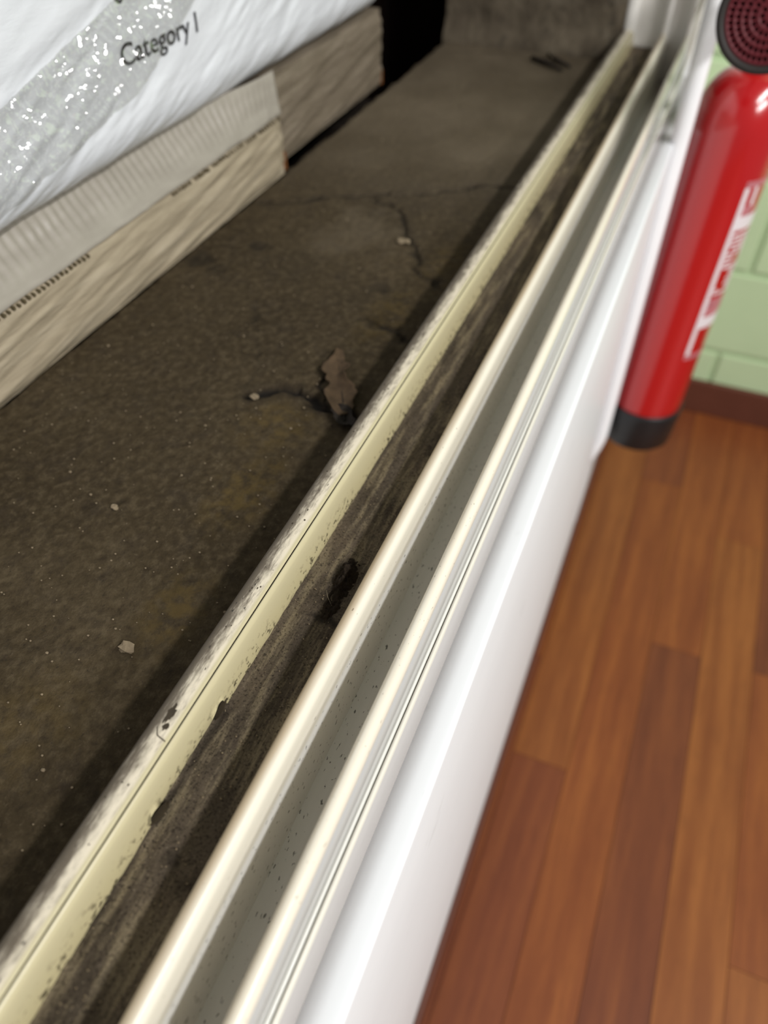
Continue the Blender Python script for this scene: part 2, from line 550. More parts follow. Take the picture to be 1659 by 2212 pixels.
# ------------------------------------------------------------------ concrete ledge outside the window
lg = thing('ledge_slab', (-.24, .3, ZL), 'dark dirty cracked concrete ledge outside the window', 'ledge', kind='structure')
nx, ny = 210, 900
X, Y = np.meshgrid(np.linspace(XE, -.1285, nx), np.linspace(-.28, YJ + .002, ny), indexing='ij')
jx = (fbm(X * 90, Y * 90, 3, 3) - .5) * .012; jy = (fbm(X * 90, Y * 90, 3, 9) - .5) * .012
Xj, Yj = X + jx, Y + jy
cr = np.zeros_like(X); depth = np.zeros_like(X)
cracks = [
    ([(-.334, .5395), (-.2895, .572), (-.255, .591), (-.198, .620), (-.165, .648), (-.13, .655)], .0012, .0030, .85),
    ([(-.254, .5896), (-.223, .5754), (-.201, .540), (-.181, .511), (-.174, .4876), (-.150, .470)], .0009, .0025, .7),
    ([(-.2135, .309), (-.198, .3212), (-.1827, .3215), (-.1607, .3138), (-.147, .310)], .0019, .0040, 1.0),
    ([(-.1814, .4101), (-.161, .4093), (-.140, .395)], .0010, .0030, .7),
    ([(-.1805, .352), (-.1775, .335), (-.1655, .319)], .0008, .0020, .8),
    ([(-.262, .40), (-.235, .36), (-.2135, .309)], .0005, .0012, .35),
    ([(-.344, 1.00), (-.30, 1.01), (-.22, 1.03)], .0012, .002, .4),
]
for pts, w, dp, s in cracks:
    d = poly_dist(Xj, Yj, pts) / (w * 1.5 * (0.45 + 1.3 * fbm(X * 60, Y * 60, 2, 21)))
    mk = 1 - sstep(.5, 1.4, d)
    cr = np.maximum(cr, mk * s); depth -= mk * dp * s
    depth -= (1 - sstep(.5, 6, d)) * .0007 * s
    cr = np.maximum(cr, (1 - sstep(.5, 4.5, d)) * .45 * s * (.3 + fbm(X * 130, Y * 130, 3, 23)))
for (px, py, r, s) in [(-.2985, .475, .011, .75), (-.3297, .439, .014, .8), (-.1905, .452, .010, .6), (-.182, .509, .008, .6), (-.31, .43, .010, .5),
                       (-.243, .195, .004, .35), (-.23, .203, .0035, .5), (-.30, .27, .006, .4), (-.2, .44, .02, .2), (-.26, .46, .03, .2)]:
    d = np.hypot(Xj - px, (Yj - py) * 1.0) / r
    mk = 1 - sstep(.3, 1.2, d); cr = np.maximum(cr, mk * s * (.4 + .6 * fbm(X * 160, Y * 160, 3, 40))); depth -= mk * .0018 * s
pale = (1 - sstep(.35, 1.15, np.hypot((Xj + .235) / .045, (Yj - .525) / .055) + 1.1 * (fbm(X * 55, Y * 55, 4, 66) - .45))) * .42
pale = np.maximum(pale, sstep(.5, .78, Yj) * .80 * (.5 + fbm(X * 20, Y * 20, 3, 6)))
moss = np.zeros_like(X)
for (px, py, rx, ry, s) in [(-.166, .155, .018, .03, .7), (-.175, .235, .02, .04, .8), (-.185, .29, .03, .03, .6), (-.17, .42, .02, .05, .5), (-.155, .50, .02, .06, .4), (-.19, .08, .03, .04, .35)]:
    moss = np.maximum(moss, s * (1 - sstep(.2, 1.1, np.hypot((Xj - px) / rx, (Yj - py) / ry))))
Z = ZL + depth + .0016 * (fbm(X * 30, Y * 30, 4, 1) - .5) + .0009 * (fbm(X * 230, Y * 230, 3, 2) - .5)
edge = sstep(.006, 0, X - XE)
Z -= edge * (.002 + .010 * np.clip(fbm(Y * 60, X * 0 + 2, 3, 8) - .42, 0, 1))
grid_obj('surface', np.stack([X, Y, Z], 2), M['ledge'], lg, attr={'crack': cr, 'pale': pale, 'moss': moss})
vv, ff = box_data(XE + .0005, -.128, -.6, YJ + .06, .30, ZL - .012)
o = mesh_obj('slab_core', vv, ff, M['reveal'], lg)

# reveal at the far end
rv = thing('wall_reveal', (-.24, YJ, ZL), 'rough grey brown concrete reveal at the far end of the ledge', 'wall', kind='structure')
nx, nz = 140, 240
X, Zg = np.meshgrid(np.linspace(XE, -.128, nx), np.linspace(ZL - .02, 1.5, nz) ** 1.0, indexing='ij')
Yg = YJ - .006 + .006 * (fbm(X * 25, Zg * 25, 4, 30) - .5) + .002 * (fbm(X * 160, Zg * 160, 3, 31) - .5) - .010 * sstep(.03, 0, Zg - ZL)
grid_obj('surface', np.stack([X, Yg, Zg], 2), M['reveal'], rv)
box('reveal_core', (XE + .0005, -.1275, YJ + .004, YF + .1, .30, 2.2), M['reveal'], rv)

# outside ground, dark panel behind the goods, and a dark wall added to keep the gap black
yd = box('ground_outside', (-1.6, XE - .001, -.9, 1.9, .50, .54), M['yard'])
tag(yd, 'dark ground outside beyond the ledge', 'ground', kind='structure')
dp = thing('wall_outside', (-.6, 1.25, .54), 'dark brown board partition behind the wrapped goods', 'wall', kind='structure')
for q in range(8):
    box('board', (-1.5 + q * .144, -1.5 + q * .144 + .141, 1.22, 1.245, .54, 2.0), M['dark_panel'], dp, bevel=.003)
wb = box('wall_outside_blocker', (-1.6, -1.56, -.9, 1.9, .54, 2.2), M['dark_panel'])
tag(wb, 'unseen dark wall added outside to keep the gap by the goods black', 'wall', kind='structure')

# ------------------------------------------------------------------ window frame: mitred sweep of each profile along the sill and up the jamb
win = thing('window_1', (-.09, .3, ZL), 'cream plastic sliding window frame with three raised tracks', 'window', kind='structure')


def ymit(z):
    return YJ + (ZR - z)


def sweep_sill(name, prof, mat, dense=False, mod=None):
    ys = np.concatenate([np.linspace(Y0, -.05, 30), np.linspace(-.04, .45, 500 if dense else 120), np.linspace(.455, 1.0, 200 if dense else 60)])
    n = len(ys) + 1
    P = np.zeros((n, len(prof), 3))
    for a, y in enumerate(ys):
        for b, (px, pz) in enumerate(prof):
            q = (px, y, pz)
            if mod: q = mod(b, px, y, pz)
            P[a, b] = q
    for b, (px, pz) in enumerate(prof):
        P[-1, b] = (px, ymit(pz), pz)
    return grid_obj(name, P, mat, win, flip=True)


def sweep_jamb(name, prof, mat):
    zs = [None] + list(np.linspace(.80, 2.1, 8))
    P = np.zeros((len(zs), len(prof), 3))
    for a, z in enumerate(zs):
        for b, (px, pz) in enumerate(prof):
            P[a, b] = (px, ymit(pz), pz if z is None else z)
    return grid_obj(name, P, mat, win, flip=True)


def rounded(pts, it=2):
    """light corner-cutting so edges catch a highlight"""
    for _ in range(it):
        out = [pts[0]]
        for a, b in zip(pts[:-1], pts[1:]):
            L = math.hypot(b[0] - a[0], b[1] - a[1]); t = min(.25, .0009 / max(L, 1e-6))
            out += [(a[0] + (b[0] - a[0]) * t, a[1] + (b[1] - a[1]) * t), (b[0] + (a[0] - b[0]) * t, b[1] + (a[1] - b[1]) * t)]
        out.append(pts[-1]); pts = out
    return pts


outer = [(-.1310, ZL - .004), (-.1310, .7095), (-.1303, .7128), (-.1288, .7146), (-.1265, .7153), (-.1235, .7153), (-.1212, .7151), (-.1199, .7149), (-.11955, .7147),
         (-.11945, .7136), (-.11885, .7136), (-.11875, .7143), (-.1183, .7141), (-.1174, .7135), (-.1169, .7120), (-.1166, .7090), (-.1162, .7040), (-.1159, .6990), (-.1157, ZC - .0005)]
NL = len(outer) - 1


def outer_mod(b, px, y, pz):
    ragged = (fbm(np.array([y * 330.]), np.array([1.]), 3, 50)[0] - .5)
    if b in (9, 10):
        px += .00016 * ragged
    if b == NL:
        pz += .0012 * max(0, ragged + .1) + .0002
    # the foot of the inner face has broken away between these two points
    t = (y - .0665) / (.1185 - .0665)
    if 0 < t < 1 and b >= NL - 2:
        lift = .0034 + .0030 * math.exp(-((t - .93) / .07) ** 2) + .0010 * math.exp(-((t - .06) / .07) ** 2) + .0008 * ragged
        lift *= min(1, t / .03, (1 - t) / .02)
        zmin = ZC + lift + .0002
        if pz < zmin: pz = zmin; px = -.1160
    return (px, y, pz)


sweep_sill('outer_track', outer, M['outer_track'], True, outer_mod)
g = []
for yy in np.linspace(Y0, YJ, 2): g.append(yy)
# dirt packed in the groove and a black box standing for the shade in the hollow behind the broken foot
vv, ff = box_data(-.11946, -.11884, Y0, YJ, .7130, .71385)
mesh_obj('groove_dirt', vv, ff, M['dark_dirt'], win)
vv, ff = box_data(-.1300, -.1205, Y0, YJ, ZL, .7080)
mesh_obj('track_hollow_shade', vv, ff, M['black_void'], win)

middle = rounded([(-.0862, ZC - .001), (-.0862, .7085), (-.0856, .7122), (-.0842, .7143), (-.0824, .7150), (-.0806, .7147), (-.0794, .7135), (-.0787, .7112), (-.0787, .7060), (-.0787, .6615)], 1)
sweep_sill('middle_track', middle, M['middle_track'])
inner = rounded([(-.0588, .6615), (-.0588, .7105), (-.0582, .7134), (-.0570, .7148), (-.0555, .7150), (-.0540, .7145), (-.0529, .7130), (-.0523, .7105), (-.0522, .6905), (-.0522, .6895)], 1)
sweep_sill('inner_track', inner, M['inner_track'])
flange = [(-.0522, .6893), (-.0522, .6903), (-.05055, .6903), (-.05045, .6896), (-.05020, .6896), (-.05010, .6905), (-.0497, .6911), (-.0489, .6911), (-.0484, .6906), (-.0481, .6895), (-.0481, ZS - .004)]
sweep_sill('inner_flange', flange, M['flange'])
vv, ff = box_data(-.05046, -.05019, Y0, YJ, .6890, .68975)
mesh_obj('gasket_line', vv, ff, M['dark_dirt'], win)
ZD = .6625      # floor of the deep inner channel
ch2 = [(-.0800, ZD), (-.0740, ZD), (-.0660, ZD), (-.0586, ZD)]
sweep_sill('inner_channel', ch2, M['channel_inner'])

# outer channel packed with dirt
nx, ny = 56, 1500
X, Y = np.meshgrid(np.linspace(-.1206, -.0858, nx), np.concatenate([np.linspace(Y0, -.05, 100), np.linspace(-.0495, YJ + .018, ny - 100)]), indexing='ij')
dk = np.zeros_like(X)
nz = fbm(X * 260, Y * 260, 3, 71)
for (px, py, rx, ry, s) in [(-.0995, .197, .0055, .013, .8), (-.098, .1705, .010, .0028, .8), (-.102, .183, .009, .010, .4), (-.09, .30, .006, .02, .6), (-.0885, .36, .005, .04, .6), (-.092, .055, .006, .006, .5),
                            (-.103, .060, .004, .004, .6), (-.089, .11, .003, .03, .4), (-.0885, .08, .003, .02, .4)]:
    dk = np.maximum(dk, s * sstep(1.15, .35, np.hypot((X - px) / rx, (Y - py) / ry) + (nz - .5) * 1.1))
H = ZC + .0014 * (fbm(X * 120, Y * 40, 4, 61) - .45) + .0008 * (nz - .5) + .0010 * sstep(.004, 0, np.abs(X + .1162)) * fbm(Y * 200, X * 0, 3, 33)
H -= .0012 * sstep(.0035, 0, np.abs(X + .1164)) * sstep(.066, .07, Y) * (1 - sstep(.115, .119, Y))
grid_obj('outer_channel', np.stack([X, Y, H], 2), M['channel_dirt'], win, attr={'dark': dk})

sweep_jamb('jamb_outer_ridge', outer[:9] + outer[11:], M['jamb'])
sweep_jamb('jamb_outer_channel', [(-.1160, ZC), (-.0861, ZC)], M['jamb'])
sweep_jamb('jamb_middle_ridge', middle, M['jamb'])
box('jamb_inner_channel', (-.0800, -.0587, YJ + .020, YJ + .024, ZD, 2.1), M['jamb'], win)
sweep_jamb('jamb_inner_ridge', inner, M['jamb'])
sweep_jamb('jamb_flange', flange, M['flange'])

# the worn patch and the hair crack on the outer track, two dark plastic splinters at the broken foot
def blob(name, pts, z, mat, parent, th=.0003):
    n = len(pts)
    V = [(x, y, z) for x, y in pts] + [(x, y, z + th) for x, y in pts]
    F = [tuple(range(n - 1, -1, -1)), tuple(range(n, 2 * n))] + [(i, (i + 1) % n, n + (i + 1) % n, n + i) for i in range(n)]
    return mesh_obj(name, V, F, mat, parent)


def star(cx, cy, rx, ry, n, seed, rag=.4):
    r = random.Random(seed)
    return [(cx + rx * math.cos(a) * (1 - rag * r.random()), cy + ry * math.sin(a) * (1 - rag * r.random())) for a in [2 * math.pi * q / n for q in range(n)]]


blob('worn_patch', star(-.1243, .0985, .0019, .0052, 22, 4, .55), .71518, M['flake'], win, .00022)
blob('worn_patch', star(-.1230, .0935, .0013, .0020, 14, 8, .6), .71518, M['flake'], win, .00022)
blob('hair_crack', [(-.1256, .0925), (-.1238, .0898), (-.1200, .0888), (-.1200, .0885), (-.1240, .0894), (-.1259, .0924)], .71500, M['flake'], win, .0004)
rr = random.Random(21)
for q in range(26):
    y = rr.choice([.055, .06, .075, .118, .135, .16, .19, .205, .215, .24, .27, .285, .30, .31, .33, .345]) + rr.uniform(-.006, .006)
    blob('speck', star(rr.uniform(-.1275, -.1222), y, rr.uniform(.0002, .00055), rr.uniform(.0003, .0009), 8, q, .5), .71512, M['flake'], win, .00025)


def splinter(pts, th, mat, parent):
    """curved sliver: pts = centre line with half widths"""
    V, F = [], []
    for (x, y, z, w) in pts:
        V += [(x - w, y, z), (x + w, y, z + .0004), (x + w, y, z + .0004 + th), (x - w, y, z + th)]
    for a in range(len(pts) - 1):
        for b in range(4):
            F.append((a * 4 + b, a * 4 + (b + 1) % 4, a * 4 + 4 + (b + 1) % 4, a * 4 + 4 + b))
    F += [(3, 2, 1, 0), tuple(len(V) - 4 + q for q in range(4))]
    return mesh_obj('splinter', V, F, mat, parent, smooth=False)


splinter([(-.1166, .0655, ZC + .0012, .0003), (-.1158, .0675, ZC + .0013, .0012), (-.1152, .0705, ZC + .0012, .0016), (-.1150, .0735, ZC + .0010, .0014), (-.1150, .0760, ZC + .0008, .0006)], .0006, M['flake'], win)
splinter([(-.1165, .1205, ZC + .0030, .0003), (-.1163, .1180, ZC + .0026, .0010), (-.1160, .1150, ZC + .0018, .0012), (-.1160, .1120, ZC + .0010, .0009), (-.1162, .1105, ZC + .0008, .0003)], .0006, M['flake'], win)

# ------------------------------------------------------------------ loose things on the ledge and in the channel
def rock(name, loc, r, mat, seed, squash=.6, sub=2, jag=.35):
    bm = bmesh.new(); bmesh.ops.create_icosphere(bm, subdivisions=sub, radius=1)
    rs = random.Random(seed)
    for w in bm.verts:
        s = r * (1 + jag * (rs.random() - .5) * 2)
        w.co = Vector((w.co.x * s * 1.2, w.co.y * s, w.co.z * s * squash))
    me = bpy.data.meshes.new(name); bm.to_mesh(me); bm.free()
    me.materials.append(mat)
    o = bpy.data.objects.new(name, me); o.location = loc
    COL.objects.link(o); return o


tag(rock('pebble', (-.1739, .1299, ZL + .0010), .0030, M['grit'], 1), 'small pale stone chip on the ledge, largest in the dark foreground', 'pebble', 'stone chips on the ledge')
tag(rock('pebble', (-.2303, .1983, ZL + .0010), .0016, M['grit'], 2, .8), 'tiny round pale grain beside a dark pit in the ledge', 'pebble', 'stone chips on the ledge')
tag(rock('pebble', (-.2087, .306, ZL + .0010), .0022, M['grit'], 3, .5), 'yellowish chip at the outer end of the short black crack', 'pebble', 'stone chips on the ledge')
tag(rock('pebble', (-.1975, .520, ZL + .0016), .0040, M['grit'], 4, .5), 'pale chip lodged in the branching crack by the window track', 'pebble', 'stone chips on the ledge')

parts = []
bm = bmesh.new(); bmesh.ops.create_icosphere(bm, subdivisions=1, radius=1)
iv = [w.co.copy() for w in bm.verts]; jf = [tuple(w.index for w in q.verts) for q in bm.faces]; bm.free()
for q in range(560):
    x = RNG.uniform(XE + .01, -.133); y = RNG.uniform(-.05, .75) if q < 380 else RNG.uniform(.05, .34)
    s = RNG.uniform(.0002, .00055) * (1.6 if RNG.random() < .08 else 1)
    parts.append(([(x + w.x * s * 1.3, y + w.y * s, ZL + .0006 + w.z * s * .7) for w in iv], jf))
vv, ff = join_data(parts)
tag(mesh_obj('ledge_grit', vv, ff, M['grit']), 'fine pale grit scattered over the concrete ledge', 'grit', kind='stuff')

parts = []
for q in range(420):
    x = RNG.uniform(-.1155, -.088); y = RNG.uniform(-.02, .45)
    s = RNG.uniform(.00015, .0004)
    parts.append(([(x + w.x * s * 1.3, y + w.y * s, ZC + .0005 + w.z * s) for w in iv], jf))
vv, ff = join_data(parts)
tag(mesh_obj('channel_grit', vv, ff, M['grit']), 'fine grit strewn in the dirty outer channel', 'grit', kind='stuff')

# dark fluffy clump of dirt with fibres
cl = thing('dirt_clump', (-.099, .19, ZC), 'black fluffy clump of dirt lying in the outer channel', 'dirt')
nu, nv = 70, 90
U, V_ = np.meshgrid(np.linspace(-1, 1, nu), np.linspace(-1, 1, nv), indexing='ij')
px = -.0985 + U * .0095; py = .190 + V_ * .027
wid = 1 - np.abs(V_) ** 3
lump = np.exp(-((U * 1.25 + .25 * V_) ** 2) * 2.2) * (.55 + .9 * np.exp(-((V_ - .2) / .35) ** 2) + .5 * np.exp(-((V_ + .62) / .25) ** 2))
hgt = lump * np.clip(1 - V_ ** 2, 0, 1) * np.clip(1 - U ** 2, 0, 1)
nn = fbm(px * 700, py * 700, 4, 90)
hz = ZC - .0021 + .0050 * hgt * (.35 + 1.3 * nn)
grid_obj('clump', np.stack([px, py, hz], 2), M['clump'], cl)
parts = []
for q in range(150):
    a = RNG.uniform(0, 6.28); x = RNG.normal(-.0985, .004); y = RNG.normal(.192, .010); L = RNG.uniform(.0010, .0035); w = .00006
    z = ZC + RNG.uniform(.0006, .0026)
    dx, dy = math.cos(a), math.sin(a)
    zb = z + RNG.uniform(-.0004, .0008)
    p0 = (x, y, z); p1 = (x + dx * L * .5 + dy * L * .12, y + dy * L * .5 - dx * L * .12, zb); p2 = (x + dx * L, y + dy * L, z)
    V2 = []
    for p in (p0, p1, p2):
        V2 += [(p[0] - dy * w, p[1] + dx * w, p[2]), (p[0] + dy * w, p[1] - dx * w, p[2]), (p[0], p[1], p[2] + 2 * w)]
    parts.append((V2, [(0, 1, 4, 3), (1, 2, 5, 4), (2, 0, 3, 5), (3, 4, 7, 6), (4, 5, 8, 7), (5, 3, 6, 8)]))
vv, ff = join_data(parts)
o = mesh_obj('fibres', vv, ff, M['twig'], cl); o['kind'] = 'stuff'


def tube(pts, rad, n=6):
    V, F = [], []
    for i, p in enumerate(pts):
        p = Vector(p); a = Vector(pts[max(0, i - 1)]); b = Vector(pts[min(len(pts) - 1, i + 1)])
        t = (b - a).normalized(); u = t.orthogonal().normalized(); w = t.cross(u)
        r = rad[i] if isinstance(rad, (list, tuple)) else rad
        for k in range(n):
            an = 2 * math.pi * k / n
            V.append(tuple(p + u * math.cos(an) * r + w * math.sin(an) * r))
    for i in range(len(pts) - 1):
        for k in range(n):
            F.append((i * n + k, i * n + (k + 1) % n, (i + 1) * n + (k + 1) % n, (i + 1) * n + k))
    F += [tuple(range(n - 1, -1, -1)), tuple(len(V) - n + q for q in range(n))]
    return V, F


vv, ff = tube([(-.1035, .1845, ZC + .0012), (-.1010, .1808, ZC + .0018), (-.0975, .1775, ZC + .0012)], .00009)
tag(mesh_obj('pale_fibre', vv, ff, M['hair'], smooth=True), 'thin pale straw lying across the dirt in the outer channel', 'straw')

# dry leaf
lf = thing('dry_leaf', (-.166, .34, ZL), 'brown dry leaf scrap lying against the outer track', 'leaf')
nu, nv = 26, 14
U, V_ = np.meshgrid(np.linspace(0, 1, nu), np.linspace(-1, 1, nv), indexing='ij')
a = np.array([-.1515, .3085]); b = np.array([-.1830, .368])
dirv = (b - a) / np.linalg.norm(b - a); nrm = np.array([-dirv[1], dirv[0]])
wd = .0088 * np.sin(np.clip(U * .93 + .05, 0, 1) * math.pi) ** .6 * (1 - .5 * sstep(.80, .86, U) * (V_ > 0)) * (1 - .35 * sstep(.66, .70, U) * (V_ < 0)) * (1 + 1.3 * (fbm(U * 9, V_ * 0 + (V_ > 0) * 5., 3, 12) - .55))
cx_ = a[0] + (b - a)[0] * U + nrm[0] * (V_ * wd + .002 * np.sin(U * 4)); cy_ = a[1] + (b - a)[1] * U + nrm[1] * (V_ * wd + .002 * np.sin(U * 4))
cz_ = ZL + .0018 + .0030 * V_ ** 2 * np.sin(U * 3.14) + .0014 * np.sin(U * 9) * V_ + .0012 * (fbm(U * 12, V_ * 4, 3, 2) - .3) + .0012
o = grid_obj('blade', np.stack([cx_, cy_, cz_], 2), M['leaf'], lf)
m = o.modifiers.new('thick', 'SOLIDIFY'); m.thickness = .0003
vv, ff = tube([(-.1495, .3050, ZL + .0022), (-.1575, .3205, ZL + .0030), (-.1720, .347, ZL + .0030), (-.1815, .365, ZL + .0034)], [.0005, .0004, .0003, .0001])
mesh_obj('midrib', vv, ff, M['twig'], lf, smooth=True)

sc = thing('leaf_scrap', (-.151, .306, ZL), 'small dark curled leaf scrap tucked under the outer track', 'leaf')
nu, nv = 16, 12
U, V_ = np.meshgrid(np.linspace(0, 1, nu), np.linspace(-1, 1, nv), indexing='ij')
wd = .0048 * np.sin(np.clip(U * .9 + .05, 0, 1) * math.pi) ** .5 * (1 + .9 * (fbm(U * 7, V_ * 0 + (V_ > 0) * 3., 3, 19) - .5))
o = grid_obj('blade', np.stack([-.1590 + U * .016 + V_ * wd * .5, .3130 - U * .011 + V_ * wd, ZL + .0022 + .0022 * V_ ** 2 + .001 * np.sin(U * 7)], 2), M['twig'], sc)
m = o.modifiers.new('thick', 'SOLIDIFY'); m.thickness = .0003

# twig bits at the far end
for nm, pts, lab in [('twig', [(-.222, 1.004, ZL + .003), (-.205, .992, ZL + .004), (-.178, .972, ZL + .0028)], 'dark twig on the ledge near the reveal, longer of two'),
                     ('twig', [(-.206, 1.022, ZL + .003), (-.196, 1.006, ZL + .0045), (-.172, .988, ZL + .003)], 'dark twig touching the reveal beside another twig')]:
    vv, ff = tube(pts, [.0022, .0028, .0014], 8)
    tag(mesh_obj(nm, vv, ff, M['twig'], smooth=True), lab, 'twig', 'twigs by the reveal')

# ------------------------------------------------------------------ pallet of wrapped goods beyond the ledge
pal = thing('pallet', (-.6, .35, .54), 'dark weathered wooden pallet under the wrapped boards outside', 'pallet')
for q in range(5):
    box('deck_board', (-.40 - q * .1, -.40 - q * .1 - .085, -.30, .93, .655, .676), M['pallet'], pal, bevel=.002)
for xx in (-.37, -.58, -.79):
    for yy in (-.28, .27, .80):
        box('pallet_block', (xx - .09, xx, yy, yy + .1, .54, .655), M['pallet'], pal, bevel=.002)

# film covered boards at the bottom
XP = -.347


def wrapped_board(name, xf, y0, y1, z0, z1, mat, label, seed, bulge=.003):
    t = thing(name, (xf - .2, (y0 + y1) / 2, z0), label, 'package', 'film wrapped boards at the bottom of the pile')
    nu, nv = 260, 40
    U, V_ = np.meshgrid(np.linspace(0, 1, nu), np.linspace(0, 1, nv), indexing='ij')
    yy = y0 + U * (y1 - y0); zz = z0 + V_ * (z1 - z0)
    wr = fbm(yy * 7 + zz * 20, zz * 190 - yy * 26, 4, seed)
    xx = xf + bulge * (wr - .5) * 1.6 - .004 * np.abs(V_ * 2 - 1) ** 6 - .003 * sstep(.985, 1, U)
    P = np.stack([xx, yy, zz], 2)
    # close the box: wrap round top, bottom and far end
    grid_obj('film_face', P, mat, t, flip=True)
    vv, ff = box_data(xf - .42, xf - .0035, y0, y1 - .0005, z0 + .0005, z1 - .0005)
    mesh_obj('board_core', vv, ff, mat, t)
    return t


b1 = wrapped_board('wrapped_board', -.3405, -.30, .605, .6845, .7335, M['board'], 'pale film wrapped board at the bottom of the pile, nearest on the ledge', 5)
box('rusty_corner', (-.352, -.3425, .6045, .6075, .688, .703), M['rust'], b1)
parts = []
rr = random.Random(5)
for y in list(np.arange(.12, .345, .0042)) + list(np.arange(.44, .60, .0042)):
    if rr.random() < .12: continue
    w = rr.uniform(.0010, .0019); hh = rr.uniform(.0006, .0011)
    z = .7322 + rr.uniform(-.0004, .0004)
    parts.append(box_data(-.3445, -.3412, y, y + w, z - hh, z + hh))
vv, ff = join_data(parts)
o = mesh_obj('perforation', vv, ff, M['perf'], b1); o['kind'] = 'stuff'; o['label'] = 'row of small dark perforations'
b2 = wrapped_board('wrapped_board', -.3480, .607, .846, .6895, .7615, M['board2'], 'darker film wrapped board farther along the pile by the black gap', 15)
box('rusty_corner', (-.357, -.3495, .845, .8485, .6900, .7040), M['rust'], b2)

# white wrapped package
def pk_x(y, z):
    """room-side face of the package"""
    y = np.asarray(y, float); z = np.asarray(z, float)
    low = np.clip((.7900 - z) / .028, 0, 1)
    r = -.0260 * (1 - np.sqrt(np.clip(1 - low ** 2, 0, 1)))
    w = fbm(y * 9 + z * 20, z * 95 - y * 46, 4, 44) - .5
    w2 = fbm(y * 30, z * 160 - y * 70, 3, 47) - .5
    txt = np.exp(-(((y - .46) / .07) ** 4 + ((z - .824) / .02) ** 4))
    calm = sstep(0, .012, (z - .828) - (y - .3175) * .244)
    amp = (1 - .8 * txt) * (1 - .75 * calm)
    endr = -.012 * sstep(.832, .850, y)
    return XP + .002 + r + endr + .0034 * w * amp + .0010 * w2 * amp + .0016 * calm


pk = thing('white_package', (-.55, .27, .762), 'large white foil wrapped package printed with Category I', 'package')
ys = np.linspace(-.32, .850, 480); zsg = np.concatenate([np.linspace(.7622, .90, 150), np.linspace(.905, 1.20, 40)])
Yg, Zg = np.meshgrid(ys, zsg, indexing='ij')
grid_obj('wrapping', np.stack([pk_x(Yg, Zg), Yg, Zg], 2), M['wrap'], pk, flip=True)
vv, ff = box_data(XP - .42, XP - .0245, -.32, .8499, .7640, 1.1995)
mesh_obj('package_core', vv, ff, M['wrap'], pk)

# pleated film skirt hanging from the package over the boards
nu, nv = 900, 14
U, V_ = np.meshgrid(np.linspace(-.3, .612, nu), np.linspace(0, 1, nv), indexing='ij')
fade = 1 - sstep(.52, .60, U)
ph = U * 2 * math.pi / .0074 + V_ * 1.6 + 3 * fbm(U * 9, U * 0, 2, 3)
zz = .7655 - V_ * .0310
bk = .0240 - .0205 * sstep(.47, .605, U)
xx = XP - bk + V_ * (bk + .0045) + .0007 * np.sin(ph) * np.sin(np.clip(V_ * 1.25, 0, 1) * math.pi) * (.4 + .6 * fade) + .003 * (fbm(U * 30, V_ * 3, 3, 8) - .5)
o = grid_obj('pleated_skirt', np.stack([xx, U - V_ * .006, zz], 2), M['skirt'], pk, flip=True)
m = o.modifiers.new('thick', 'SOLIDIFY'); m.thickness = .0004
o['label'] = 'pleated translucent film under the package'

# printed words
def text_on_package(name, s, y0, y1, z0, capz, shear=0):
    cu = bpy.data.curves.new(name, 'FONT'); cu.body = s; cu.resolution_u = 6; cu.offset = .011
    tmp = bpy.data.objects.new(name, cu); COL.objects.link(tmp)
    bpy.context.view_layer.update()
    dg = bpy.context.evaluated_depsgraph_get()
    me = bpy.data.meshes.new_from_object(tmp.evaluated_get(dg))
    bpy.data.objects.remove(tmp, do_unlink=True)
    bm = bmesh.new(); bm.from_mesh(me)
    bmesh.ops.triangulate(bm, faces=bm.faces[:])
    xs = [w.co.x for w in bm.verts]
    a, b = min(xs), max(xs)
    for w in bm.verts:
        y = y0 + (w.co.x - a) / (b - a) * (y1 - y0); z = z0 + w.co.y / .70 * capz
        w.co = Vector((float(pk_x(y, z)) + .0007, y, z))
    bmesh.ops.recalc_face_normals(bm, faces=bm.faces[:])
    bm.to_mesh(me); bm.free()
    me.materials.clear(); me.materials.append(M['ink'])
    o = bpy.data.objects.new(name, me); link(o, pk)
    o['label'] = 'dark grey printed words Category I'
    return o


text_on_package('printed_text', 'Category I', .4195, .5050, .8183, .0118)
vv, ff = [], []
nn_ = 28
for k in range(nn_ + 1):
    an = math.pi * (1.0 + 1.0 * k / nn_)
    for r in (.0048, .0030):
        y, z = .4290 + r * math.cos(an) * 1.0, .8548 + r * math.sin(an)
        vv.append((float(pk_x(y, z)) + .0007, y, z))
ff = [(2 * k, 2 * k + 1, 2 * k + 3, 2 * k + 2) for k in range(nn_)]
o = mesh_obj('printed_mark', vv, ff, M['ink'], pk)
vv = [(float(pk_x(y, z)) + .0007, y, z) for y, z in [(.4262, .8548), (.4318, .8548), (.4318, .8532), (.4262, .8520)]]
mesh_obj('printed_mark', vv, [(0, 1, 2, 3)], M['ink'], pk)

